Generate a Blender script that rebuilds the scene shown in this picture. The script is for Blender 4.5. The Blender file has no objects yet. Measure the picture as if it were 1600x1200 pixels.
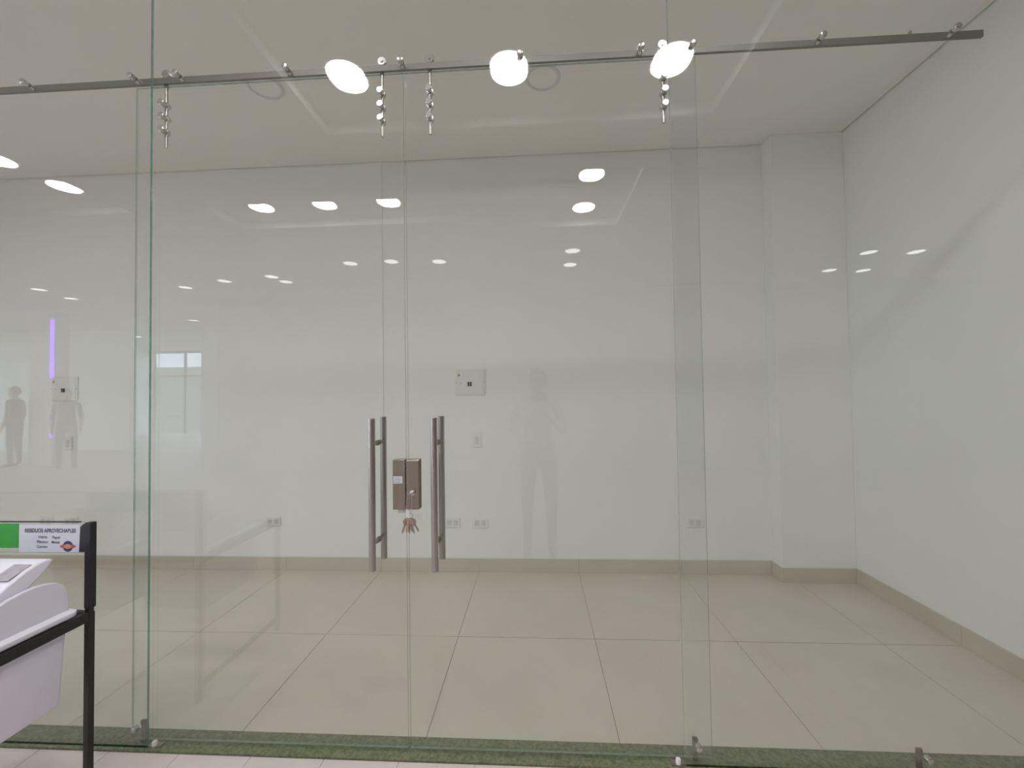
import bpy, bmesh, math, random
from mathutils import Vector, Matrix
random.seed(7)
S = bpy.context.scene
COL = S.collection
# ------------------------------------------------------------------ camera
cam_d = bpy.data.cameras.new('camera')
cam_d.sensor_fit = 'HORIZONTAL'; cam_d.sensor_width = 36.0
cam_d.lens = 655.5 / 1600 * 36.0
cam_d.clip_start = 0.02; cam_d.clip_end = 200
cam = bpy.data.objects.new('camera', cam_d); COL.objects.link(cam)
FW = Vector((-0.05561491, 0.99818423, 0.02313474)); RT = Vector((0.99833575, 0.05594751, -0.01398631)); UP = Vector((0.01525524, -0.02231839, 0.99963452))
M3 = Matrix((RT, UP, -FW)).transposed()
cam.matrix_world = Matrix.Translation((0, -1.679, 1.45)) @ M3.to_4x4()
S.camera = cam
# ------------------------------------------------------------------ world, exposure
w = bpy.data.worlds.new('world'); S.world = w; w.use_nodes = True
bg = w.node_tree.nodes['Background']
bg.inputs[0].default_value = (0.66, 0.81, 1.0, 1); bg.inputs[1].default_value = 1.35
S.view_settings.view_transform = 'Standard'; S.view_settings.look = 'None'
S.view_settings.gamma = 1.0; S.view_settings.use_curve_mapping = False
EXPOSURE = 1.89
S.view_settings.exposure = EXPOSURE
LAMP_NEAR, LAMP_FAR = 22.0, 1.6            # radiance of the recessed lamps near the shop and far off
S.cycles.transparent_max_bounces = 32
S.cycles.max_bounces = 10; S.cycles.diffuse_bounces = 6; S.cycles.glossy_bounces = 5

# ------------------------------------------------------------------ materials
def mat(name, col, rough=0.6, metal=0.0, noise=0.0, nscale=6.0, spec=0.5, bump=0.0, bscale=60.0, col2=None, emit=None, stretch=None):
    m = bpy.data.materials.new(name); m.use_nodes = True
    nt = m.node_tree; n = nt.nodes; b = n['Principled BSDF']
    b.inputs['Roughness'].default_value = rough; b.inputs['Metallic'].default_value = metal
    b.inputs['Specular IOR Level'].default_value = spec
    b.inputs['Base Color'].default_value = (*col, 1)
    tc = n.new('ShaderNodeTexCoord'); src = tc.outputs['Object']
    if stretch:
        mp = n.new('ShaderNodeMapping'); mp.inputs['Scale'].default_value = stretch
        nt.links.new(src, mp.inputs[0]); src = mp.outputs[0]
    if noise or col2:
        t = n.new('ShaderNodeTexNoise'); t.inputs['Scale'].default_value = nscale; t.inputs['Detail'].default_value = 6
        t.inputs['Roughness'].default_value = 0.6
        nt.links.new(src, t.inputs['Vector'])
        r = n.new('ShaderNodeValToRGB'); r.color_ramp.elements[0].position = 0.32; r.color_ramp.elements[1].position = 0.68
        c2 = col2 if col2 else tuple(min(1, c * (1 + noise)) for c in col)
        c1 = col if col2 else tuple(c * (1 - noise) for c in col)
        r.color_ramp.elements[0].color = (*c1, 1); r.color_ramp.elements[1].color = (*c2, 1)
        nt.links.new(t.outputs['Fac'], r.inputs[0]); nt.links.new(r.outputs[0], b.inputs['Base Color'])
    if bump:
        t2 = n.new('ShaderNodeTexNoise'); t2.inputs['Scale'].default_value = bscale; t2.inputs['Detail'].default_value = 4
        nt.links.new(src, t2.inputs['Vector'])
        bp = n.new('ShaderNodeBump'); bp.inputs['Strength'].default_value = bump; bp.inputs['Distance'].default_value = 0.01
        nt.links.new(t2.outputs['Fac'], bp.inputs['Height']); nt.links.new(bp.outputs[0], b.inputs['Normal'])
    if emit:
        b.inputs['Emission Color'].default_value = (*emit[0], 1); b.inputs['Emission Strength'].default_value = emit[1]
    return m

def glass_mat(name, tint):
    """flat glass face: see-through with the reflection of a real air/glass boundary"""
    m = bpy.data.materials.new(name); m.use_nodes = True
    nt = m.node_tree; n = nt.nodes; L = nt.links
    for x in list(n): n.remove(x)
    out = n.new('ShaderNodeOutputMaterial'); mix = n.new('ShaderNodeMixShader')
    tr = n.new('ShaderNodeBsdfTransparent'); tr.inputs[0].default_value = (*tint, 1)
    gl = n.new('ShaderNodeBsdfGlossy'); gl.inputs['Roughness'].default_value = 0.0
    gl.inputs[0].default_value = (0.97, 1.0, 0.99, 1)
    g = n.new('ShaderNodeNewGeometry'); d = n.new('ShaderNodeVectorMath'); d.operation = 'DOT_PRODUCT'
    L.new(g.outputs['Normal'], d.inputs[0]); L.new(g.outputs['Incoming'], d.inputs[1])
    a = n.new('ShaderNodeMath'); a.operation = 'ABSOLUTE'; L.new(d.outputs['Value'], a.inputs[0])
    s = n.new('ShaderNodeMath'); s.operation = 'SUBTRACT'; s.inputs[0].default_value = 1; L.new(a.outputs[0], s.inputs[1])
    p = n.new('ShaderNodeMath'); p.operation = 'POWER'; p.inputs[1].default_value = 5; L.new(s.outputs[0], p.inputs[0])
    ma = n.new('ShaderNodeMath'); ma.operation = 'MULTIPLY_ADD'; ma.inputs[1].default_value = 0.955; ma.inputs[2].default_value = 0.045
    L.new(p.outputs[0], ma.inputs[0]); L.new(ma.outputs[0], mix.inputs[0])
    L.new(tr.outputs[0], mix.inputs[1]); L.new(gl.outputs[0], mix.inputs[2]); L.new(mix.outputs[0], out.inputs[0])
    return m

def edge_mat(name, clear=0.5, tint=(0.62, 0.80, 0.72), col=(0.16, 0.33, 0.26)):
    """ground glass edge: half see-through green, half glossy green"""
    m = mat(name, col, 0.15, noise=0.08, nscale=14, spec=0.6)
    nt = m.node_tree; out = nt.nodes['Material Output']; b = nt.nodes['Principled BSDF']
    t = nt.nodes.new('ShaderNodeBsdfTransparent'); t.inputs[0].default_value = (*tint, 1)
    x = nt.nodes.new('ShaderNodeMixShader'); x.inputs[0].default_value = 1 - clear
    nt.links.new(t.outputs[0], x.inputs[1]); nt.links.new(b.outputs[0], x.inputs[2]); nt.links.new(x.outputs[0], out.inputs[0])
    return m

def emis(name, col, s):
    m = bpy.data.materials.new(name); m.use_nodes = True
    nt = m.node_tree
    for x in list(nt.nodes): nt.nodes.remove(x)
    o = nt.nodes.new('ShaderNodeOutputMaterial'); e = nt.nodes.new('ShaderNodeEmission')
    e.inputs[0].default_value = (*col, 1); e.inputs[1].default_value = s
    nt.links.new(e.outputs[0], o.inputs[0]); return m

M = dict(
    wall=mat('white_wall_paint', (0.85, 0.848, 0.828), 0.55, noise=0.012, nscale=1.5, bump=0.06, bscale=180),
    ceil=mat('ceiling_paint', (0.88, 0.855, 0.805), 0.8, noise=0.012, nscale=2.0),
    mallceil=mat('mall_ceiling_paint', (0.82, 0.81, 0.80), 0.8, noise=0.01, nscale=2.0),
    tile=mat('beige_porcelain', (0.585, 0.545, 0.460), 0.30, col2=(0.64, 0.60, 0.515), nscale=2.2, bump=0.02, bscale=90),
    grout=mat('grey_grout', (0.22, 0.20, 0.175), 0.9, noise=0.1, nscale=30),
    skirt=mat('skirting_tile', (0.55, 0.49, 0.41), 0.35, col2=(0.61, 0.55, 0.46), nscale=3),
    malltile=mat('pinkish_floor_tile', (0.62, 0.55, 0.53), 0.4, col2=(0.67, 0.605, 0.58), nscale=5),
    sill=mat('green_granite', (0.08, 0.10, 0.048), 0.35, col2=(0.225, 0.245, 0.14), nscale=70, bump=0.05, bscale=200),
    steel=mat('brushed_steel', (0.46, 0.43, 0.40), 0.33, 1.0, noise=0.06, nscale=40, stretch=(1, 1, 0.03)),
    railsteel=mat('rail_steel', (0.215, 0.205, 0.185), 0.58, 0.75, noise=0.06, nscale=40, stretch=(0.03, 1, 1)),
    knob=mat('polished_steel', (0.56, 0.54, 0.52), 0.27, 1.0, noise=0.04, nscale=50),
    locksteel=mat('satin_lock_case', (0.36, 0.32, 0.27), 0.38, 1.0, noise=0.05, nscale=60, stretch=(1, 1, 0.05)),
    dark=mat('dark_slot', (0.02, 0.018, 0.016), 0.7, noise=0.1),
    edge=edge_mat('green_glass_edge', 0.38, (0.50, 0.76, 0.66), (0.10, 0.27, 0.20)),
    edgesoft=edge_mat('pale_glass_edge', 0.55, (0.80, 0.86, 0.82), (0.30, 0.36, 0.31)),
    black=mat('black_powder_coat', (0.012, 0.011, 0.014), 0.45, noise=0.15, nscale=80, bump=0.1, bscale=300),
    binw=mat('white_bin_plastic', (0.76, 0.73, 0.85), 0.42, noise=0.02, nscale=9),
    rim=mat('white_lid_plastic', (0.84, 0.82, 0.92), 0.38, noise=0.02, nscale=9),
    sticker=mat('grey_label_print', (0.36, 0.33, 0.38), 0.7, col2=(0.50, 0.47, 0.53), nscale=60),
    paper=mat('white_paper_label', (0.70, 0.71, 0.80), 0.6, noise=0.02, nscale=12),
    green=mat('green_paper_label', (0.03, 0.36, 0.04), 0.55, noise=0.06, nscale=20),
    ink=mat('grey_ink', (0.10, 0.10, 0.14), 0.8, noise=0.1),
    navy=mat('navy_ink', (0.06, 0.06, 0.20), 0.7, noise=0.1),
    orange=mat('orange_ink', (0.62, 0.30, 0.12), 0.7, noise=0.1),
    redink=mat('red_ink', (0.55, 0.12, 0.10), 0.7, noise=0.1),
    plate=mat('white_switch_plastic', (0.80, 0.80, 0.78), 0.3, noise=0.01),
    plate2=mat('grey_switch_plastic', (0.66, 0.67, 0.65), 0.3, noise=0.01),
    yellow=mat('yellow_sticker', (0.55, 0.50, 0.12), 0.5, noise=0.05),
    brass=mat('brass_key', (0.62, 0.50, 0.42), 0.3, 1.0, noise=0.12, nscale=90),
    nickel=mat('nickel_key', (0.68, 0.60, 0.55), 0.28, 1.0, noise=0.1, nscale=90),
    tape=mat('pale_plastic', (0.55, 0.58, 0.50), 0.5, noise=0.03),
    nylon=mat('white_nylon', (0.78, 0.76, 0.74), 0.4, noise=0.03),
    trim=mat('lamp_trim', (0.72, 0.71, 0.68), 0.5, noise=0.01),
    lens=mat('unlit_lamp_lens', (0.88, 0.855, 0.805), 0.6, noise=0.01),
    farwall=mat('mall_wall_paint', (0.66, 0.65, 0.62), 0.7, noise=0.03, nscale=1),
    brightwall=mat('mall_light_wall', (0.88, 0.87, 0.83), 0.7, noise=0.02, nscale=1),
    frame=mat('grey_window_frame', (0.35, 0.35, 0.36), 0.5, noise=0.04),
    asphalt=mat('street', (0.22, 0.22, 0.22), 0.9, noise=0.1, nscale=2),
    facade=mat('street_facade', (0.45, 0.42, 0.38), 0.8, noise=0.15, nscale=3),
    leaf=mat('leaves', (0.10, 0.16, 0.07), 0.7, noise=0.3, nscale=8),
    glow=emis('lamp_glow_near', (1.0, 0.99, 0.98), LAMP_NEAR),
    glowfar=emis('lamp_glow_far', (1.0, 0.99, 0.96), LAMP_FAR),
    led=emis('violet_led', (0.30, 0.08, 1.0), 2.6),
    pane=glass_mat('clear_glass', (0.970, 0.980, 0.972)),
    acrylic=glass_mat('clear_acrylic', (0.95, 0.985, 0.93)),
    skin=mat('skin', (0.50, 0.32, 0.24), 0.55, noise=0.03),
    hair=mat('dark_hair', (0.03, 0.022, 0.018), 0.6, noise=0.2, nscale=60),
    shirt=mat('grey_shirt', (0.30, 0.29, 0.29), 0.85, noise=0.05, nscale=20),
    shirtdark=mat('dark_shirt', (0.09, 0.09, 0.10), 0.85, noise=0.05, nscale=20),
    jeans=mat('blue_jeans', (0.13, 0.16, 0.22), 0.85, noise=0.08, nscale=40),
    shoe=mat('dark_shoe', (0.04, 0.04, 0.04), 0.6, noise=0.1),
)

# ------------------------------------------------------------------ helpers
def tag(o, label=None, cat=None, group=None, kind=None):
    if label: o['label'] = label
    if cat: o['category'] = cat
    if group: o['group'] = group
    if kind: o['kind'] = kind
    return o

def obj(name, bm, m, parent=None, smooth=False, bevel=0.0):
    me = bpy.data.meshes.new(name); bm.to_mesh(me); bm.free()
    for k in (m if isinstance(m, (list, tuple)) else [m]): me.materials.append(k)
    if smooth:
        for p in me.polygons: p.use_smooth = True
        me.set_sharp_from_angle(angle=math.radians(38))
    o = bpy.data.objects.new(name, me); COL.objects.link(o)
    if parent: o.parent = parent
    if bevel:
        b = o.modifiers.new('bevel', 'BEVEL'); b.width = bevel; b.segments = 2; b.limit_method = 'ANGLE'
    return o

def empty(name, label, cat, group=None, loc=(0, 0, 0)):
    o = bpy.data.objects.new(name, None); COL.objects.link(o); o.location = loc; o.empty_display_size = .05
    return tag(o, label, cat, group)

def box(bm, x0, x1, y0, y1, z0, z1, mi=0):
    v = [bm.verts.new(p) for p in ((x0,y0,z0),(x1,y0,z0),(x1,y1,z0),(x0,y1,z0),(x0,y0,z1),(x1,y0,z1),(x1,y1,z1),(x0,y1,z1))]
    fs = [bm.faces.new([v[i] for i in f]) for f in ((0,3,2,1),(4,5,6,7),(0,1,5,4),(2,3,7,6),(1,2,6,5),(3,0,4,7))]
    for f in fs: f.material_index = mi
    return fs

def B(*a):
    bm = bmesh.new(); box(bm, *a); return bm

def cyl(bm, p0, p1, r, seg=20, r2=None, mi=0):
    p0, p1 = Vector(p0), Vector(p1); d = p1 - p0
    q = d.to_track_quat('Z', 'Y').to_matrix().to_4x4()
    g = bmesh.ops.create_cone(bm, cap_ends=True, segments=seg, radius1=r, radius2=r if r2 is None else r2, depth=d.length,
                              matrix=Matrix.Translation((p0 + p1) / 2) @ q)
    fs = {f for v in g['verts'] for f in v.link_faces}
    for f in fs: f.material_index = mi
    return g

def lathe(bm, prof, org, axis, seg=24, mi=0):
    """prof: (radius, distance along axis)"""
    org = Vector(org); q = Vector(axis).to_track_quat('Z', 'Y')
    rings = []
    for r, h in prof:
        rings.append([bm.verts.new(org + q @ Vector((r*math.cos(2*math.pi*i/seg), r*math.sin(2*math.pi*i/seg), h))) for i in range(seg)])
    for a, b in zip(rings, rings[1:]):
        for i in range(seg):
            j = (i + 1) % seg
            f = bm.faces.new((a[i], a[j], b[j], b[i])); f.material_index = mi
    for rr, rev in ((rings[0], True), (rings[-1], False)):
        f = bm.faces.new(list(reversed(rr)) if rev else rr); f.material_index = mi

def prism(bm, pts, axis, a0, a1, mi=0):
    """polygon pts (two coords) extruded along axis from a0 to a1"""
    def P(p, a):
        if axis == 'x': return (a, p[0], p[1])
        if axis == 'y': return (p[0], a, p[1])
        return (p[0], p[1], a)
    A = [bm.verts.new(P(p, a0)) for p in pts]; C = [bm.verts.new(P(p, a1)) for p in pts]
    fs = [bm.faces.new(A), bm.faces.new(list(reversed(C)))]
    for i in range(len(pts)):
        j = (i + 1) % len(pts); fs.append(bm.faces.new((A[j], A[i], C[i], C[j])))
    for f in fs: f.material_index = mi
    bmesh.ops.recalc_face_normals(bm, faces=fs)

def struct(name, bm, m, label=None, smooth=False, bevel=0.0, parent=None):
    o = obj(name, bm, m, parent, smooth, bevel)
    if not parent: tag(o, label, kind='structure')
    return o

def pane_mesh(x0, x1, y0, y1, z0, z1):
    """glass sheet: the two large faces are clear, the four narrow edges are ground green glass"""
    bm = bmesh.new()
    for f in box(bm, x0, x1, y0, y1, z0, z1):
        f.normal_update(); f.material_index = 0 if abs(f.normal.y) > .5 else 1
    return bm

# ------------------------------------------------------------------ dimensions (m); y = 0 is the outer face of the fixed glass
BACK, RIGHT, LEFT, H = 1.766, 2.382, -5.75, 3.425
PIL_X, PIL_Y = 1.842, 1.630
TW = 0.8104
# ================================================================== THE SHOP SHELL
fl = struct('floor', B(LEFT, RIGHT, 0.10, BACK, -0.08, -0.003), M['grout'], 'beige polished tile floor of the empty shop')
rows = [(0.1015, 0.042), (0.0455 + 0.0, 0.0), ]
ys = [(0.1012, 0.845), (0.849, BACK)]
k0 = -6
for (ya, yb) in ys:
    for k in range(k0, 4):
        xa = -0.4838 + TW * k + 0.0012; xb = xa + TW - 0.0024
        xa, xb = max(xa, LEFT), min(xb, RIGHT)
        if xb - xa < 0.02: continue
        bm = B(xa, xb, ya, yb, -0.003, 0.0 + random.uniform(-0.0003, 0.0003))
        obj('tile', bm, M['tile'], fl, bevel=0.0008)
struct('wall_back', B(LEFT - .1, RIGHT + .1, BACK, BACK + .12, -.05, 3.6), M['wall'], 'white back wall of the empty shop')
struct('wall_right', B(RIGHT, RIGHT + .12, 0.0, BACK, -.05, 3.6), M['wall'], 'white right-hand wall of the empty shop')
struct('wall_left', B(LEFT - .12, LEFT, 0.0, BACK, -.05, 3.6), M['wall'], 'white far left wall of the shop')
struct('pillar', B(PIL_X, RIGHT, PIL_Y, BACK, 0, H), M['wall'], 'shallow white square pillar in the right back corner', bevel=0.004)
# shop ceiling, with a narrow shadow gap along the walls
struct('ceiling', B(LEFT, RIGHT - .010, 0.0, BACK - .008, H, H + .03), M['ceil'], 'plain off-white ceiling of the shop')
struct('ceiling_cap', B(LEFT, RIGHT, 0.0, BACK, H + .05, H + .12), M['farwall'], 'cap slab added above the shop ceiling to block light leaks')  # added cap: keeps light from leaking in through the ceiling gap
# vertical duct cover on the back wall
struct('trim_1', B(-1.469, -1.269, BACK - .006, BACK, 0.11, H), M['wall'], 'narrow flat white duct cover running up the back wall', bevel=0.001)
# skirting of beige tile, cut in lengths
def skirt(name, label, segs):
    r = None
    for i, s in enumerate(segs):
        if r is None: r = tag(obj(name, B(*s), M['skirt'], bevel=0.0015), label, kind='structure')
        else: obj('skirting_tile', B(*s), M['skirt'], r, bevel=0.0015)
SB = 0.108
segs = []
x = LEFT
for k in range(-7, 4):
    a, b = max(-0.4838 + TW * k, LEFT), min(-0.4838 + TW * (k + 1), PIL_X - .011)
    if b - a > .02: segs.append((a + .0006, b - .0006, BACK - .011, BACK, 0, SB))
skirt('baseboard_back', 'beige tile skirting along the white back wall', segs)
skirt('baseboard_pillar', 'beige tile skirting around the corner pillar', [(PIL_X - .011, PIL_X, PIL_Y - .011, BACK, 0, SB), (PIL_X, RIGHT - .011, PIL_Y - .011, PIL_Y, 0, SB)])
skirt('baseboard_right', 'beige tile skirting along the right-hand wall', [(RIGHT - .011, RIGHT, .85, PIL_Y, 0, SB), (RIGHT - .011, RIGHT, .10, .849, 0, SB)])
skirt('baseboard_left', 'beige tile skirting along the far left wall', [(LEFT, LEFT + .011, .10, BACK - .012, 0, SB)])

# threshold
struct('threshold', B(LEFT, RIGHT, -0.012, 0.100, -0.05, 0.009), M['sill'], 'green granite sill running under the glass front', bevel=0.002)

# ================================================================== MALL SIDE (behind the camera: seen only as reflections in the glass)
mf = struct('floor_mall', B(-16, 9, -15, -0.012, -0.10, -0.004), M['malltile'], 'pinkish tiled walkway floor in front of the glass')
pitch = 0.303
for r_ in range(3):
    for k in range(-10, 9):
        xa = -0.866 + pitch * k + (0.0)
        o = obj('tile', B(xa + .001, xa + pitch - .001, -0.0135 - pitch * (r_ + 1) + .002, -0.0135 - pitch * r_, -0.004, 0.0), M['malltile'], mf, bevel=0.0008)
# ceiling of the walkway: a board with three sunk trays
TR = [((-1.54, 1.29), (-1.33, -0.35)), ((-3.42, -0.45), (-3.0, -2.40)), ((-0.45, 0.99), (-3.25, -2.0)), ((-5.9, -4.25), (-2.50, -1.15))]
xs = sorted({-16, 9} | {v for t in TR for v in t[0]}); yy = sorted({-15, 0.0} | {v for t in TR for v in t[1]})
bm = bmesh.new()
for xa, xb in zip(xs, xs[1:]):
    for ya, yb in zip(yy, yy[1:]):
        cx, cy = (xa + xb) / 2, (ya + yb) / 2
        if any(t[0][0] < cx < t[0][1] and t[1][0] < cy < t[1][1] for t in TR): continue
        box(bm, xa, xb, ya, yb, 3.43, 3.505)
bmesh.ops.remove_doubles(bm, verts=bm.verts, dist=1e-5)
# drop the inner shared faces
seen = {}
for f in list(bm.faces):
    kx = tuple(sorted(v.index for v in f.verts)); 
bm.verts.index_update()
for f in list(bm.faces):
    key = tuple(sorted(v.index for v in f.verts)); seen.setdefault(key, []).append(f)
kill = [f for fs in seen.values() if len(fs) > 1 for f in fs]
bmesh.ops.delete(bm, geom=kill, context='FACES')
struct('ceiling_mall', bm, M['mallceil'], 'white plasterboard ceiling of the walkway with sunk trays')
struct('ceiling_mall_tray', B(-16, 9, -15, 0.0, 3.505, 3.56), M['mallceil'], 'raised board above the ceiling trays')
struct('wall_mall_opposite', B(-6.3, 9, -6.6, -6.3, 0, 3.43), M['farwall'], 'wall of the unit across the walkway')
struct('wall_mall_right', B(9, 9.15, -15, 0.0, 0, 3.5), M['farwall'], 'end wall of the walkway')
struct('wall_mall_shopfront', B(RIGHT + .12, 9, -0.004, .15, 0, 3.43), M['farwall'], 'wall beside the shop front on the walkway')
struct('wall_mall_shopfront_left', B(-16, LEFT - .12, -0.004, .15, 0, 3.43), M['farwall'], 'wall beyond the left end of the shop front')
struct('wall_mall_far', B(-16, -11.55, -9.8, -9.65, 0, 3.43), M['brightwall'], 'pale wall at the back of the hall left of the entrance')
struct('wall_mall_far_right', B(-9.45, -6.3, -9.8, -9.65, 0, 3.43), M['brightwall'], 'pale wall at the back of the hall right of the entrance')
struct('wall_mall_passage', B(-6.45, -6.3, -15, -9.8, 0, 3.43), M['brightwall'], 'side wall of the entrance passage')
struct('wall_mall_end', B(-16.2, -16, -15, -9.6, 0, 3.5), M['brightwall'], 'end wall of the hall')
# street entrance
# (the hall's left end is an unseen opening added to let sky light in; frames only)
win = tag(obj('window_added', B(-16.06, -16.0, -9.6, 0.0, 3.30, 3.43), M['frame']), 'unseen long window opening added to let sky light into the hall', kind='structure')
for yk in range(-9, 1, 2):
    obj('window_frame', B(-16.06, -16.0, yk - .03, yk + .03, 0, 3.30), M['frame'], win)
w2 = struct('window_2', B(-16, -6.45, -15.0, -14.93, 3.33, 3.43), M['frame'], 'glazed street entrance at the end of the hall')
for xk in (-15.9, -14.55, -13.2, -11.9, -10.5, -9.0, -7.6):
    obj('window_frame', B(xk - .04, xk + .04, -15.0, -14.93, 0, 3.33), M['frame'], w2)
obj('window_frame', B(-16, -6.45, -15.0, -14.93, 2.35, 2.41), M['frame'], w2)
fb = struct('street_building', B(-40, -22.5, -34, -31, -.05, 4.0), M['facade'], 'low building across the street')
struct('street_wall', B(-22.5, -12, -33, -32, -.05, 2.7), M['farwall'], 'pale wall across the street')
struct('street', B(-60, 9, -45, -15, -.12, -.02), M['asphalt'], 'street outside')
struct('street_left', B(-60, -16.2, -15, 20, -.12, -.02), M['asphalt'], 'street outside on the left')

# lamps of the walkway
def make_lamp(name, x, y, z, r, glow, label, cat, group):
    t = empty(name, label, cat, group, (x, y, z))
    bm = bmesh.new(); lathe(bm, [(r - .004, 0.0), (r + .012, -.004), (r + .018, 0.0)], (0, 0, 0), (0, 0, 1), 40)
    obj('trim_ring', bm, M['trim'], t, True)
    bm = bmesh.new(); bmesh.ops.create_circle(bm, cap_ends=True, segments=40, radius=r, matrix=Matrix.Translation((0, 0, -.0045)) @ Matrix.Rotation(math.pi, 4, 'X'))
    obj('diffuser', bm, M[glow], t)
    return t
RL = 0.1175
near = [(-1.179, -0.890), (-0.136, -0.898), (0.874, -0.906), (-2.93, -2.615), (-2.225, -2.610), (-1.525, -2.607), (0.560, -2.225), (0.565, -2.923), (-4.50, -2.063), (-4.56, -1.587)]
NEARLAB = ['large bright round lamp mirrored left of the middle hangers', 'large bright round lamp mirrored across the rail in the middle', 'large bright round lamp mirrored at the right pane edge',
           'lit lamp clipped by the tray edge, leftmost of the three in a row', 'lit lamp clipped by the tray edge, middle of the three in a row', 'lit lamp clipped by the tray edge, beside the door seam',
           'upper of the two bright oval lamps mirrored right of centre', 'lower of the two bright oval lamps mirrored right of centre', 'long oval lit lamp mirrored at the upper left', 'lit lamp cut by the left edge of the photo']
for i, (x, y) in enumerate(near):
    make_lamp('recessed_lamp', x, y, 3.505, RL, 'glow', NEARLAB[i], 'lamp', 'lit recessed lamps over the walkway')
far = [(-8.82,-5.28),(-9.02,-5.96),(-12.77,-8.87),(-5.24,-5.07),(-6.21,-5.39),(-4.25,-5.22),(-4.30,-4.90),(-2.73,-4.355),(-2.10,-4.33),(-1.40,-4.40),(0.545,-4.12),(0.562,-4.75),(4.86,-4.64),(5.55,-4.68),(4.91,-5.53),(5.50,-5.60),(-12.6,-10.93),(-8.66,-8.44)]
FARLAB = ['thin lit lamp mirrored at far left, upper of two', 'thin lit lamp mirrored at far left, lower of two', 'thin lit lamp mirrored beside the violet strip', 'small lit lamp mirrored right of the left door edge, brighter of its pair',
          'small lit lamp mirrored right of the left door edge, lower of its pair', 'small oval lamp mirrored in the left door, lower of two', 'faint thin lamp mirrored in the left door, upper of two', 'faint lamp, leftmost of a row of three mirrored above the pull handles',
          'faint lamp, middle of a row of three mirrored above the pull handles', 'faint lamp, rightmost of a row of three mirrored above the pull handles', 'faint thin lamp mirrored in the right door, upper of two', 'faint oval lamp mirrored in the right door, lower of two',
          'small lamp mirrored on the right wall, upper left of four', 'small lamp mirrored on the right wall, upper right of four', 'small lamp mirrored over the corner pillar', 'small lamp mirrored on the right wall, just right of the corner',
          'tiny lamp mirrored at the left door edge over the street entrance', 'tiny lamp mirrored high above the street entrance', ]
for fi, (x, y) in enumerate(far):
    dim = (abs(y + 4.36) < .1) or (x in (0.545, 0.562, -4.30))
    make_lamp('recessed_lamp', x, y, 3.43, .10, 'glowfar', FARLAB[fi], 'lamp', 'far recessed lamps of the walkway')
for x, y in [(x, y) for x in (-14.6, -12.9, -11.0) for y in (-1.2, -3.0, -4.8, -6.6) if not (x > -12 and y < -5)] + [(-6.4, -1.0), (-7.8, -1.0), (-6.4, -2.4), (-7.8, -2.4), (-9.2, -1.0), (-9.2, -2.6), (-9.2, -4.0)]:  # unseen fill lamps, added to brighten the hall and the left shop wall
    make_lamp('recessed_lamp', x, y, 3.43, RL, 'glow', 'unseen round lamp added in the walkway ceiling to brighten the left side', 'lamp', 'unseen fill lamps added at the left end of the hall')
# unlit downlights in the shop ceiling
for x, y, lab in [(-1.69, 0.858, 'unlit round downlight in the shop ceiling left of the middle hangers'), (0.075, 0.913, 'unlit round downlight in the shop ceiling right of the middle hangers')]:
    t = empty('downlight', lab, 'ceiling light', 'unlit downlights in the shop ceiling', (x, y, H))
    bm = bmesh.new(); lathe(bm, [(.088, -.001), (.094, -.006), (.108, -.006), (.113, 0.0)], (0, 0, 0), (0, 0, 1), 48)
    obj('trim_ring', bm, M['plate2'], t, True)
    bm = bmesh.new(); bmesh.ops.create_circle(bm, cap_ends=True, segments=40, radius=.09, matrix=Matrix.Translation((0, 0, -.0015)) @ Matrix.Rotation(math.pi, 4, 'X'))
    obj('diffuser', bm, M['lens'], t)
# violet light column in the hall
t = empty('light_column', 'white column with a thin violet light strip', 'column', None, (-10.75, -7.05, 0))
obj('shaft', B(-.55, 0.02, -.35, -.02, 0, 3.43), M['brightwall'], t)
obj('light_strip', B(-.035, .035, -.02, 0.0, 1.95, 3.25), M['led'], t)
obj('light_strip', B(-.035, .035, -.02, 0.0, 0.95, 1.08), M['led'], t)
obj('light_strip', B(-.035, .035, -.02, 0.0, 0.62, 0.70), M['led'], t)

# ================================================================== GLASS FRONT
GP = [M['pane'], M['edge']]; GS = [M['pane'], M['edgesoft']]
def fixed(name, x0, x1, z0, z1, lab):
    return tag(obj(name, pane_mesh(x0, x1, 0.0, 0.010, z0, z1), GP if name == 'window_3' else GS), lab, kind='structure')
fixed('window_3', -2.92, -1.625, 0.009, H, 'full-height fixed glass pane left of the sliding doors')
fixed('window_4', LEFT, -2.925, 0.009, H, 'full-height fixed glass pane at the far left')
fixed('window_5', 0.552, RIGHT, 0.009, H, 'full-height fixed glass pane right of the sliding doors')
fixed('window_6', -1.622, 0.549, 2.785, H, 'glass transom pane above the sliding doors')

# sliding doors
DY0, DY1, DZ0, DZ1 = 0.016, 0.026, 0.030, 2.797
SEAM = -0.5285
def hanger(parent, x):
    """roller hanger: rod, three clamp knobs, wheel on the rail"""
    bm = bmesh.new(); cyl(bm, (x, 0.034, 2.541), (x, 0.034, 2.8185), 0.0062, 16)
    rod = obj('hanger_rod', bm, M['steel'], parent, True)
    bm = bmesh.new(); cyl(bm, (x, 0.034, 2.803), (x, 0.034, 2.8185), 0.0078, 16); obj('rod_nut', bm, M['dark'], rod, True)
    for z in (2.722, 2.664, 2.606):
        bm = bmesh.new()
        lathe(bm, [(.0115, -.0005), (.0138, .0015), (.0138, .0105), (.0105, .0125), (.0105, .014), (.0105, .024), (.0138, .025), (.0138, .041), (.0115, .043)], (x, 0.002, z), (0, 1, 0), 22)
        obj('clamp_knob', bm, M['knob'], parent, True)
    bm = bmesh.new()
    lathe(bm, [(.004, -.010), (.006, -.010), (.007, -.006), (.017, -.006), (.019, -.004), (.016, 0), (.019, .004), (.017, .007), (.006, .008)], (x, 0.034, 2.8635), (0, 1, 0), 26)
    obj('roller_wheel', bm, M['knob'], parent, True)

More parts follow.
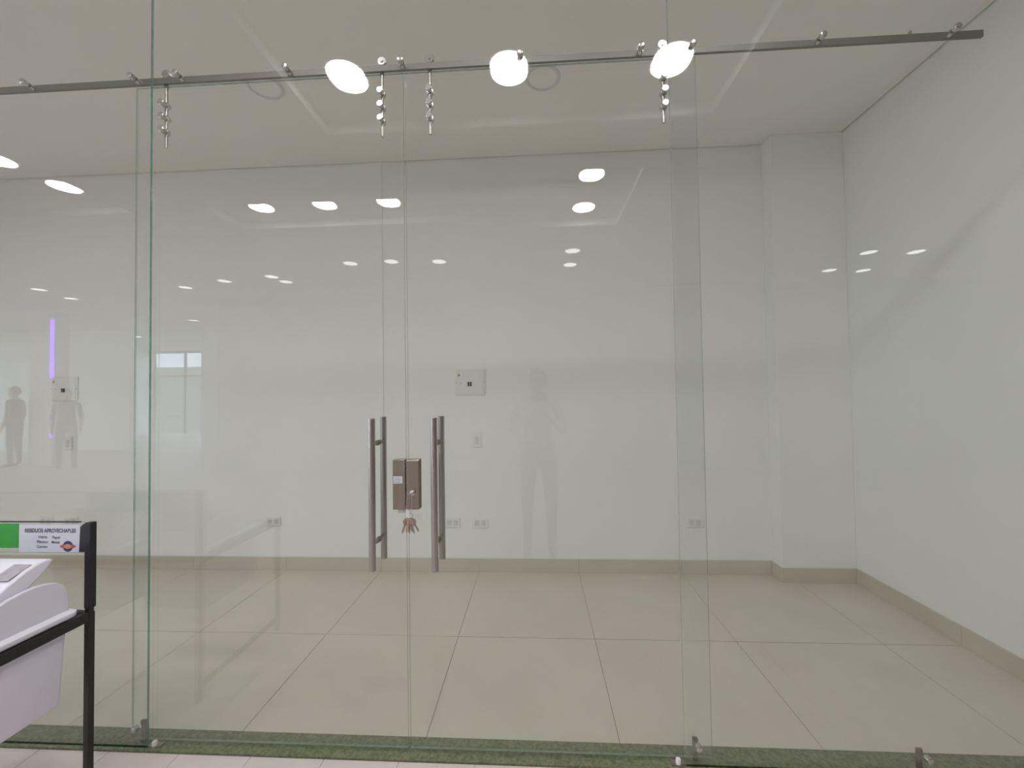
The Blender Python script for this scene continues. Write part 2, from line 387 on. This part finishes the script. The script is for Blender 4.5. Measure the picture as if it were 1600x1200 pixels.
def pull(parent, x):
    for (y, nm) in ((-0.043, 'pull_bar'), (0.085, 'pull_bar')):
        bm = bmesh.new()
        lathe(bm, [(.012, 0), (.0133, .0015), (.0133, .5985), (.012, .60)], (x, y, 0.760), (0, 0, 1), 28)
        bar = obj(nm, bm, M['steel'], parent, True)
    for z in (1.256, 0.860):
        bm = bmesh.new()
        cyl(bm, (x, -0.035, z), (x, 0.077, z), 0.0075, 16)
        lathe(bm, [(.011, 0), (.011, .006)], (x, DY0 - .006, z), (0, 1, 0), 20); lathe(bm, [(.011, 0), (.011, .006)], (x, DY1, z), (0, 1, 0), 20)
        obj('pull_mount', bm, M['locksteel'], parent, True)

dl = empty('door_1', 'left frameless sliding glass door with long steel pull', 'glass door', None, (0, 0, 0)); dl['kind'] = 'structure'
obj('glass_sheet', pane_mesh(-1.708, SEAM - .0045, DY0, DY1, DZ0, DZ1), GS, dl)
hanger(dl, -1.586); hanger(dl, -0.628); pull(dl, -0.652)
dr = empty('door_2', 'right frameless sliding glass door with long steel pull', 'glass door', None, (0, 0, 0)); dr['kind'] = 'structure'
obj('glass_sheet', pane_mesh(SEAM + .0045, 0.662, DY0, DY1, DZ0, DZ1), GS, dr)
hanger(dr, -0.423); hanger(dr, 0.5375); pull(dr, -0.402)
for d in (dl, dr): del d['category']

# rail with its standoffs
rl = empty('door_rail', 'long brushed steel sliding rail across the top of the glass doors', 'rail')
obj('rail_bar', B(-4.6, 1.768, 0.028, 0.040, 2.819, 2.846), M['railsteel'], rl, bevel=0.001)
for x in (-3.8, -3.0, -2.199, -1.708, -1.507, -1.025, -0.536, -0.043, 0.444, 0.646, 1.141, 1.636):
    bm = bmesh.new()
    lathe(bm, [(.009, -.018), (.012, -.0165), (.0125, -.012), (.0125, 0.0), (.0115, .0)], (x, 0, 2.832), (0, 1, 0), 24)
    lathe(bm, [(.0115, .010), (.0115, .028)], (x, 0, 2.832), (0, 1, 0), 20)
    obj('standoff', bm, M['knob'], rl, True)
# small end stop lug
bm = bmesh.new(); cyl(bm, (1.50, .034, 2.846), (1.50, .034, 2.860), .005, 12)
obj('stop_lug', bm, M['railsteel'], rl, True)

# floor fittings
def floor_standoff(x, z, lab, cy=0.02):
    t = empty('floor_standoff', lab, 'glass fitting', 'steel fittings at the foot of the glass', (x, 0, z))
    bm = bmesh.new(); lathe(bm, [(.007, -.020), (.0105, -.018), (.0115, -.013), (.0115, 0.0)], (0, 0, 0), (0, 1, 0), 22)
    obj('cap', bm, M['knob'], t, True)
    bm = bmesh.new(); lathe(bm, [(.012, .0265), (.012, .0285)], (0, 0, 0), (0, 1, 0), 20)
    box(bm, -.010, .010, .0285, .034, -(z - .010), .010)
    box(bm, -.010, .010, .0265, .034, -(z - .010), -(z - .016))
    obj('floor_bracket', bm, M['locksteel'], t)
floor_standoff(-1.668, .090, 'steel button fitting low on the left fixed pane')
floor_standoff(0.602, .088, 'steel button fitting on a foot low on the right pane beside the door')
floor_standoff(1.434, .072, 'steel button fitting low on the right pane near the right wall')
def guide(x, lab, m):
    t = empty('door_guide', lab, 'door guide', 'nylon guides under the sliding doors', (x, 0.014, 0.009))
    bm = bmesh.new(); lathe(bm, [(.007, 0), (.010, .003), (.010, .018), (.008, .021)], (0, -0.004, 0), (0, 0, 1), 22); obj('guide_roller', bm, m, t, True)
    obj('guide_base', B(-.028, .028, -.014, .013, 0.0, .003), M['locksteel'], t)
guide(-1.600, 'clear plastic door guide at the left jamb', M['tape'])
guide(0.530, 'white nylon door guide at the right jamb', M['nylon'])

# lock
lk = empty('door_lock', 'satin steel patch lock clamped over the meeting edges of the doors', 'lock')
LZ0, LZ1 = 0.986, 1.188
obj('strike_case', B(-0.5855, -0.5335, 0.0050, DY0 - .0005, LZ0, LZ1), M['locksteel'], lk, bevel=0.0015)
obj('lock_case', B(-0.5305, -0.4745, 0.0035, DY0 - .0005, LZ0, LZ1), M['locksteel'], lk, bevel=0.005)
obj('strike_case', B(-0.5855, -0.5335, DY1 + .0005, 0.038, LZ0, LZ1), M['locksteel'], lk, bevel=0.0015)
obj('lock_case', B(-0.5305, -0.4745, DY1 + .0005, 0.038, LZ0, LZ1), M['locksteel'], lk, bevel=0.004)
for z0, z1 in ((LZ1 - .024, LZ1 - .014), (LZ1 - .036, LZ1 - .030), (LZ1 - .088, LZ1 - .058), (LZ1 - .13, LZ1 - .118), (LZ1 - .186, LZ1 - .17)):
    obj('latch_bolt', B(-0.5334, -0.5306, 0.006, DY0 - .002, z0, z1), M['dark'], lk)
pl_ = obj('paper_label', B(-0.582, -0.545, 0.0043, 0.0049, 1.092, 1.121), M['paper'], lk)
bm = bmesh.new()
for zz in (1.115, 1.109, 1.103, 1.097): box(bm, -0.579, -0.548 - (zz % .007), 0.0039, 0.0043, zz - .0008, zz + .0008)
obj('label_print', bm, M['sticker'], pl_)
bm = bmesh.new(); lathe(bm, [(.012, 0), (.012, .004), (.0085, .005), (.0085, .014), (.006, .016)], (-0.502, 0.0035, 1.056), (0, -1, 0), 26)
cylr = obj('key_cylinder', bm, M['knob'], lk, True)
tag(obj('plastic_shim', B(-0.566, -0.536, 0.010, 0.0155, 0.972, 0.986), M['tape'], lk), None)

# keys hanging from the lock
ks = empty('key_bunch', 'bunch of brass and nickel keys hanging from the door lock', 'keys', None, (-0.5165, -0.018, 1.056))
def key(parent, loc, ang, yaw, m, L=.052, name='key', K=1.0):
    bm = bmesh.new()
    n = 16; pts = [(.0105*math.cos(2*math.pi*i/n), -.010 + .0105*math.sin(2*math.pi*i/n)) for i in range(n)]
    prism(bm, pts, 'y', -.0011, .0011)
    prism(bm, [(-.004, -.018), (.004, -.018), (.004, -.024), (.0015, -.027), (.004, -.031), (.002, -.034), (.004, -.038), (.002, -.042), (.003, -.046), (0, -L), (-.004, -L + .004)], 'y', -.0011, .0011)
    o = obj(name, bm, m, parent); o.location = loc; o.rotation_euler = (0, ang, yaw); o.scale = (K, K, K); return o
k = key(ks, (0.0135, 0.0, 0.0), 0, math.pi/2, M['nickel'], .03, 'key')
k.rotation_euler = (math.radians(-90), 0, 0); k.location = (0.0145, -0.021, 0.0)
bm = bmesh.new()
# wire loop and split ring
for (c, r, t_) in (((0.006, 0, -.040), .038, .0011), ((0.004, 0, -.092), .015, .0012)):
    N = 28
    prev = None
    for i in range(N + 1):
        a = 2*math.pi*i/N; sx = .30 if r > .03 else 1.0
        p = Vector((c[0] + r*sx*math.cos(a), c[1] + (0.003*math.sin(a)), c[2] + r*math.sin(a)))
        if prev is not None: cyl(bm, prev, p, t_, 8)
        prev = p
obj('key_ring', bm, M['nickel'], ks, True)
for i, (dx, ang, yaw, mk) in enumerate([(-.010, .30, .5, 'brass'), (-.004, .12, 1.0, 'nickel'), (.003, -.03, -.4, 'brass'), (.009, -.18, .9, 'nickel'), (.014, -.36, -.6, 'nickel'), (.001, .06, .1, 'brass'), (.018, -.5, .3, 'brass')]):
    key(ks, (0.004 + dx*.8, -.002 - .0012*i, -.098 + .004*(i % 2)), ang, yaw, M[mk], .052, K=1.15)
bm = bmesh.new(); prism(bm, [(-.004, -.062), (.006, -.066), (.010, -.100), (-.002, -.104), (-.007, -.085)], 'y', -.004, -.001)
obj('key_tag', bm, M['nylon'], ks)

# ================================================================== ELECTRICS ON THE BACK WALL
def panel(dx, lab):
    t = empty('electric_panel', lab, 'electric panel', 'white breaker panels on the back wall', (-0.5375 + dx, BACK, 1.5485))
    obj('panel_frame', B(-.1215, .1215, -.010, 0, -.1055, .1055), M['plate'], t, bevel=0.002)
    d = obj('panel_door', B(-.108, .108, -.014, -.0095, -.092, .092), M['plate'], t, bevel=0.0015)
    for s in (-1, 1): obj('breaker', B(-.0055 + s*.0095 - .003 - .0015, .0035 + s*.0095 - .003 + .0015, -.0185, -.0138, -.032, .003), M['dark'], d)
    bm = bmesh.new(); prism(bm, [(-.100, .077), (-.100, .043), (-.076, .058)], 'y', -.0150, -.0139); obj('warning_sticker', bm, M['yellow'], d)
    bm = bmesh.new(); prism(bm, [(-.095, .068), (-.095, .056), (-.084, .060)], 'y', -.0154, -.0150); obj('warning_mark', bm, M['ink'], d)
    for s in (-1, 1):
        bm = bmesh.new(); cyl(bm, (s*.1135, -.0125, -.002), (s*.1135, -.0095, -.002), .0028, 12); obj('screw', bm, M['dark'], t)
    obj('latch', B(-.085, -.070, -.0165, -.0138, -.012, .002), M['plate2'], d, bevel=0.001)
    return t
panel(0, 'small white breaker panel with two black switches right of the pull handles')
panel(-3.567, 'small white breaker panel with two black switches at far left')
def outlet(x, z, w_, h_, lab, kind='outlet'):
    t = empty('wall_' + kind, lab, 'switch' if kind == 'switch' else 'outlet', 'white ' + kind + ' plates on the back wall', (x, BACK, z))
    obj('cover_plate', B(-w_/2, w_/2, -.008, 0, -h_/2, h_/2), M['plate'], t, bevel=0.002)
    if kind == 'switch':
        obj('rocker', B(-.014, .014, -.012, -.0075, -.030, .030), M['plate2'], t, bevel=0.0015)
    else:
        for s in (-1, 1):
            f = obj('socket_face', B(s*.028 - .019, s*.028 + .019, -.0095, -.0075, -.022, .022), M['plate2'], t, bevel=0.001)
            bm = bmesh.new()
            for q in (-1, 1): box(bm, s*.028 + q*.006 - .0011, s*.028 + q*.006 + .0011, -.0100, -.0094, -.002, .008)
            box(bm, s*.028 - .002, s*.028 + .002, -.0100, -.0094, -.013, -.009)
            obj('slots', bm, M['sticker'], f)
outlet(-0.487, 1.070, .074, .115, 'white light switch plate below the right-hand breaker panel', 'switch')
outlet(-4.070, 1.070, .074, .115, 'white light switch plate below the far left breaker panel', 'switch')
outlet(-0.697, 0.396, .125, .078, 'white outlet plate low on the wall just right of the pull handles')
outlet(-0.468, 0.394, .125, .078, 'white outlet plate low on the wall below the light switch')
outlet(-2.221, 0.404, .125, .078, 'white outlet plate low on the wall left of the pull handles')
outlet(-4.264, 0.396, .125, .078, 'white outlet plate behind the label board, left one of two')
outlet(-4.035, 0.396, .125, .078, 'white outlet plate behind the label board, right one of two')
outlet(1.251, 0.404, .125, .078, 'white outlet plate seen through the doubled glass at right')
# ================================================================== RECYCLING STATION
PX = -1.2985; PY = -0.52
KS = 1.25                      # the stand is laid out in a frame of 1/1.25 size
def place(o, lx=PX, ly=PY, lz=0.0):
    o.location = (KS*lx, -1.679 + KS*(ly + 1.679), 1.45 + KS*(lz - 1.45)); o.scale = (KS, KS, KS)
G0 = 0.29                      # local height of the walkway floor
st = empty('bin_stand', 'black square-tube stand holding the white bin', 'stand', None, (PX, PY, 0)); place(st)
def tube(name, a, b, parent, m='black', bev=.002):
    return obj(name, B(min(a[0], b[0]), max(a[0], b[0]), min(a[1], b[1]), max(a[1], b[1]), min(a[2], b[2]), max(a[2], b[2])), M[m], parent, bevel=bev)
W = -1.05
tube('post', (-.0085, -.0085, G0), (.0080, .0085, .836), st); tube('post', (-.0090, -.009, .848), (.0105, .009, 1.094), st)
tube('post_joint', (-.0075, -.0075, .830), (.0060, .0075, .852), st)
tube('post', (W - .0085, -.0085, G0), (W + .0085, .0085, 1.094), st)
tube('side_bar', (-.008, -.46, .812), (.008, -.0090, .840), st); tube('side_bar', (W - .008, -.46, .812), (W + .008, -.0090, .840), st)
tube('front_bar', (W, -.475, .812), (.008, -.4605, .840), st); tube('rear_bar', (W + .009, -.008, .818), (-.009, .008, .838), st)
tube('front_leg', (-.009, -.494, G0), (.009, -.476, .845), st); tube('front_leg', (W - .009, -.494, G0), (W + .009, -.476, .845), st)
tube('foot_bar', (-.007, -.4755, G0 + .05), (.007, -.009, G0 + .07), st); tube('foot_bar', (W - .007, -.4755, G0 + .05), (W + .007, -.009, G0 + .07), st)
bm = bmesh.new(); prism(bm, [(-.026, 1.010), (-.009, 1.010), (-.009, 1.092), (-.014, 1.090), (-.022, 1.082)], 'y', -.008, -.002)
obj('sign_bracket', bm, M['black'], st)
# sign board
sg = empty('sign_board', 'clear acrylic board with white and green recycling labels', 'sign', None, (PX, PY, 0)); place(sg)
bm = bmesh.new()
for f in box(bm, W + .02, -.0165, .001, .004, 1.004, 1.092):
    f.normal_update(); f.material_index = 0 if abs(f.normal.y) > .5 else 1
obj('acrylic_board', bm, [M['acrylic'], M['edge']], sg)
obj('top_edge', B(W + .02, -.034, -.001, .006, 1.0922, 1.0945), M['black'], sg)
lx0, lx1 = -1.520 - PX, -1.331 - PX
wl = obj('white_label', B(lx0, lx1, -.0006, .0009, 1.006, 1.0865), M['paper'], sg); tag(wl, 'white paper label')
gl_ = obj('green_label', B(lx0 - .21, lx0 - .003, -.0006, .0009, 1.018, 1.0885), M['green'], sg); tag(gl_, 'green paper label')
def text(body, x, z, size, m, parent, name='lettering', bold=0.0, align='LEFT', width=None):
    c = bpy.data.curves.new(name, 'FONT'); c.body = body; c.size = size; c.align_x = align; c.offset = bold; c.extrude = 0.0
    tmp = bpy.data.objects.new('tmp', c); COL.objects.link(tmp)
    dg = bpy.context.evaluated_depsgraph_get(); dg.update()
    me = bpy.data.meshes.new_from_object(tmp.evaluated_get(dg)); me.name = name
    bpy.data.objects.remove(tmp)
    w0 = max(v.co.x for v in me.vertices) - min(v.co.x for v in me.vertices)
    s = (width / w0) if width else 1.0
    for v in me.vertices: v.co = Vector((x + v.co.x * s, -.0009, z + v.co.y))
    me.materials.clear(); me.materials.append(m)
    o = bpy.data.objects.new(name, me); COL.objects.link(o); o.parent = parent; return o
text('RESIDUOS APROVECHABLES', lx0 + .018, 1.0635, .0155, M['ink'], wl, bold=.0006, width=.159)
for (b_, tx, tz) in (('Vidrio', .060, 1.0465), ('Plástico', .056, 1.0325), ('Cartón', .056, 1.0185), ('Papel', .104, 1.0455), ('Metal', .102, 1.0315)):
    text(b_, lx0 + tx, tz, .0115, M['ink'], wl, bold=.0002)
ex, ez = lx0 + .153, 1.0235
bm = bmesh.new(); cyl(bm, (ex, -.0009, ez), (ex, -.0006, ez), .0158, 36); obj('emblem_disc', bm, M['navy'], wl)
bm = bmesh.new(); prism(bm, [(ex - .026, ez), (ex - .018, ez + .0048), (ex + .018, ez + .0048), (ex + .026, ez), (ex + .018, ez - .0048), (ex - .018, ez - .0048)], 'y', -.0012, -.0009); obj('emblem_band', bm, M['redink'], wl)
bm = bmesh.new(); cyl(bm, (ex, -.0014, ez), (ex, -.0012, ez), .0085, 30); bmesh.ops.scale(bm, vec=(1.35, 1, .8), space=Matrix.Translation((-ex, 0, -ez)), verts=bm.verts); obj('emblem_centre', bm, M['orange'], wl)

# bin
def make_bin(bx, lab, first=True):
    """bx = x of the right-hand face at the rim; the back of the bin is at y = -0.556"""
    t = empty('waste_bin', lab, 'bin', 'bins in the recycling stand'); place(t, bx, -0.552, 0.60)
    Wd, Dp = .27, .34           # width, depth
    # tapered body, rounded corners
    bm = bmesh.new()
    def ring(x0, x1, y0, y1, z, r, n=5):
        vs = []
        for (cx, cy, a0) in ((x1 - r, y1 - r, 0), (x0 + r, y1 - r, 90), (x0 + r, y0 + r, 180), (x1 - r, y0 + r, 270)):
            for i in range(n + 1):
                a = math.radians(a0 + 90 * i / n); vs.append(bm.verts.new((cx + r*math.cos(a), cy + r*math.sin(a), z)))
        return vs
    def loft(rings, capb=True, capt=True):
        for a, b in zip(rings, rings[1:]):
            for i in range(len(a)):
                j = (i + 1) % len(a); bm.faces.new((a[i], a[j], b[j], b[i]))
        if capb: bm.faces.new(list(reversed(rings[0])))
        if capt: bm.faces.new(rings[-1])
    loft([ring(-Wd + .02, -.012, -Dp + .02, -.024, 0.012, .010), ring(-Wd + .016, -.010, -Dp + .016, -.020, 0.018, .014), ring(-Wd + .004, -.003, -Dp + .006, -.012, .20, .016), ring(-Wd, 0.0, -Dp, -.006, .245, .018)])
    body = obj('bin_body', bm, M['binw'], t, True)
    # lid: rim plus hump with a saddle for the flap
    bm = bmesh.new()
    loft([ring(-Wd - .008, .008, -Dp - .008, .006, .243, .018), ring(-Wd - .010, .010, -Dp - .010, .008, .247, .020), ring(-Wd - .010, .010, -Dp - .010, .008, .256, .020), ring(-Wd - .004, .002, -Dp - .004, .000, .262, .020), ring(-Wd + .002, -.002, -Dp + .006, -.008, .264, .020)])
    lid = obj('lid_rim', bm, M['rim'], t, True)
    # side cheeks (arched), one each side, and the fixed hood behind
    prof = [(-.010, .262), (-.012, .290), (-.016, .320), (-.026, .340), (-.044, .353), (-.066, .360), (-.090, .3635), (-.115, .362), (-.145, .357), (-.180, .345), (-.215, .325), (-.260, .292), (-.300, .262)]
    for (a, b) in ((-.014, -.003), (-Wd + .003, -Wd + .014)):
        bm = bmesh.new(); prism(bm, prof, 'x', a, b); obj('lid_cheek', bm, M['binw'], t, True, bevel=.003)
    bm = bmesh.new()
    back = [(-.010, .262), (-.012, .285), (-.015, .305), (-.020, .316)]
    inner = [(y - .004, z - .004) for y, z in reversed(back)]
    prism(bm, back + inner, 'x', -Wd + .010, -.010); obj('lid_hood', bm, M['binw'], t, True)
    # swing flap tilted open, its far end raised: a shallow curved tray
    bm = bmesh.new()
    fl_ = [(-.300, .318), (-.240, .352), (-.190, .384), (-.150, .412), (-.110, .434), (-.080, .444), (-.060, .4455), (-.048, .441)]
    low = [(-.058, .428), (-.085, .405), (-.12, .378), (-.16, .352), (-.21, .322), (-.27, .292)]
    fl_ = [(y + .012, z - .027) for y, z in fl_]; low = [(y + .012, z - .030) for y, z in low]
    prism(bm, fl_ + low, 'x', -Wd + .022, -.020)
    flap = obj('swing_flap', bm, M['rim'], t, True, bevel=.004)
    # plain grey label on the flap
    p0, p1 = Vector((-.130, .3940)), Vector((-.078, .4145)); nn = Vector((-(p1 - p0).y, (p1 - p0).x)).normalized() * .0008
    bm = bmesh.new(); prism(bm, [tuple(p0 + nn*.5), tuple(p1 + nn*.9), tuple(p1 + nn*1.9), tuple(p0 + nn*1.9)], 'x', -.080, -.030)
    obj('flap_label', bm, M['sticker'], flap)
    return t
make_bin(-1.308, 'white plastic bin with a tilted swing flap hanging in the black stand')
make_bin(-1.308 - .36, 'second white swing-lid bin farther left in the black stand')

# ================================================================== PEOPLE (seen mirrored in the glass)
def skinned(name, verts, edges, radii, root, m, parent, sub=1):
    me = bpy.data.meshes.new(name); me.from_pydata(verts, edges, []); 
    o = bpy.data.objects.new(name, me); COL.objects.link(o)
    sm = o.modifiers.new('skin', 'SKIN'); 
    sv = me.skin_vertices[0].data if me.skin_vertices else None
    if sv is None:
        bmx = bmesh.new(); bmx.from_mesh(me); bmx.verts.layers.skin.verify(); bmx.to_mesh(me); bmx.free(); sv = me.skin_vertices[0].data
    for i, r in enumerate(radii):
        sv[i].radius = (r if isinstance(r, tuple) else (r, r)); sv[i].use_root = (i == root)
    s2 = o.modifiers.new('sub', 'SUBSURF'); s2.levels = sub; s2.render_levels = sub
    dg = bpy.context.evaluated_depsgraph_get(); dg.update()
    m2 = bpy.data.meshes.new_from_object(o.evaluated_get(dg)); o.modifiers.clear(); old = o.data; o.data = m2; bpy.data.meshes.remove(old)
    m2.name = name; m2.materials.clear()
    for k in m: m2.materials.append(k)
    for p in m2.polygons: p.use_smooth = True
    o.parent = parent; return o

def person(loc, yaw, h, shirt, lab, holding=False):
    t = empty('person', lab, 'person', None, loc); t.rotation_euler = (0, 0, yaw); s = h / 1.70
    # faces +y
    V = []; E_ = []; R_ = []
    def v(p, r, par=None):
        V.append(tuple(c * s for c in p)); R_.append(tuple(a*s for a in r) if isinstance(r, tuple) else r * s)
        if par is not None: E_.append((par, len(V) - 1))
        return len(V) - 1
    pel = v((0, 0, .93), (.155, .11)); wa = v((0, 0, 1.08), (.135, .10), pel); ch = v((0, 0, 1.28), (.155, .115), wa); up = v((0, 0, 1.40), (.12, .085), ch)
    nk = v((0, .01, 1.47), .052, up); hd = v((0, .015, 1.53), .058, nk)
    hands = []
    for q in (-1, 1):
        hp = v((q*.095, 0, .86), .088, pel); kn = v((q*.11, .015, .48), .060, hp); an = v((q*.115, -.01, .09), .040, kn); he = v((q*.115, .03, .045), .040, an); to = v((q*.125, .17, .030), .030, he)
        sh = v((q*.175, 0, 1.385), .055, up)
        if holding: el = v((q*.24, .10, 1.12), .042, sh); wr = v((q*.09, .31, 1.30), .028, el)
        else: el = v((q*.22, -.02, 1.10), .042, sh); wr = v((q*.215, .08, .86), .028, el)
        hands.append((q, Vector(V[el]), Vector(V[wr])))
        pd = (Vector(V[wr]) - Vector(V[el])).normalized() * .05 / s
        pw = Vector(V[wr]) / s + pd
        pm = v(tuple(pw), (.032, .018), wr)
        side = Vector((0, 1, 0)) if not holding else Vector((0, 0, 1))
        for i, L in enumerate((.062, .072, .068, .052)):
            off = side * ((1.5 - i) * .018)
            a = v(tuple(pw + off + pd*.8), .0088, pm); b = v(tuple(pw + off + pd.normalized()*(.04 + L*.5)), .0082, a)
            v(tuple(pw + off + pd.normalized()*(.04 + L) + Vector((-q*.012, 0, 0))), .007, b)
        ta = v(tuple(pw + side*.035 - pd*.2), .0105, pm); v(tuple(pw + side*.055 + pd*.45), .0085, ta)
    o = skinned('body', V, E_, R_, 0, [M['skin'], M[shirt], M['jeans'], M['shoe']], t)
    for p in o.data.polygons:
        c = p.center / s
        p.material_index = 3 if c.z < .075 else (2 if (c.z < .99 and abs(c.x) < .21) else (1 if c.z < 1.44 and (c.z > .99) and not (abs(c.x) > .2 and c.z < 1.06 and not holding) and not (holding and c.y > .17) else 0))
    # head with face
    bm = bmesh.new(); bmesh.ops.create_uvsphere(bm, u_segments=24, v_segments=18, radius=1)
    for q in bm.verts:
        x, y, z = q.co
        jaw = 1 - .22 * max(0, -z)
        q.co = Vector((x*.077*jaw, y*.098*(1 - .08*max(0, -z)) + .02, z*.118 + 1.60))
        if y > .82 and -.25 < z < .15 and abs(x) < .16: q.co.y += .020
        if y > .6 and .05 < z < .22 and .22 < abs(x) < .55: q.co.y -= .010
    for q in (-1, 1):
        bmesh.ops.create_uvsphere(bm, u_segments=10, v_segments=8, radius=.02, matrix=Matrix.Translation((q*.078, .01, 1.595)) @ Matrix.Diagonal((.35, .8, 1.5, 1)))
    bmesh.ops.scale(bm, vec=(s, s, s), verts=bm.verts); obj('head', bm, M['skin'], t, True)
    for q in (-1, 1):
        bm = bmesh.new(); bmesh.ops.create_uvsphere(bm, u_segments=10, v_segments=8, radius=.011, matrix=Matrix.Translation((q*.029, .103, 1.612)))
        bmesh.ops.scale(bm, vec=(s, s, s), verts=bm.verts); obj('eye', bm, M['hair'], t, True)
    bm = B(-.022, .022, .108, .112, 1.545, 1.551); bmesh.ops.scale(bm, vec=(s, s, s), verts=bm.verts); obj('mouth', bm, M['skin'], t)
    bm = bmesh.new(); bmesh.ops.create_uvsphere(bm, u_segments=20, v_segments=14, radius=1)
    for q in bm.verts:
        x, y, z = q.co; z = max(z, -.35 if y < .2 else .42)
        q.co = Vector((x*.084, y*.104 + .010, z*.122 + 1.606))
    bmesh.ops.scale(bm, vec=(s, s, s), verts=bm.verts); obj('hair', bm, M['hair'], t, True)
    return t
person((0.02, -2.13, 0), 0, 1.66, 'shirt', 'person in a grey shirt and jeans photographing the shop front', True)
bm = B(-.068, .068, -.004, .004, -.036, .036)
ph = tag(obj('phone', bm, M['black'], bevel=.003), 'dark phone held up by the person in the grey shirt', 'phone'); ph.location = (0.03, -1.697, 1.425)
person((-11.4, -6.9, 0), 1.2, 1.74, 'shirtdark', 'person in a dark shirt standing far off in the hall', False)
person((-9.95, -6.7, 0), -.8, 1.66, 'shirtdark', 'person in dark clothes beside the violet light strip', False)
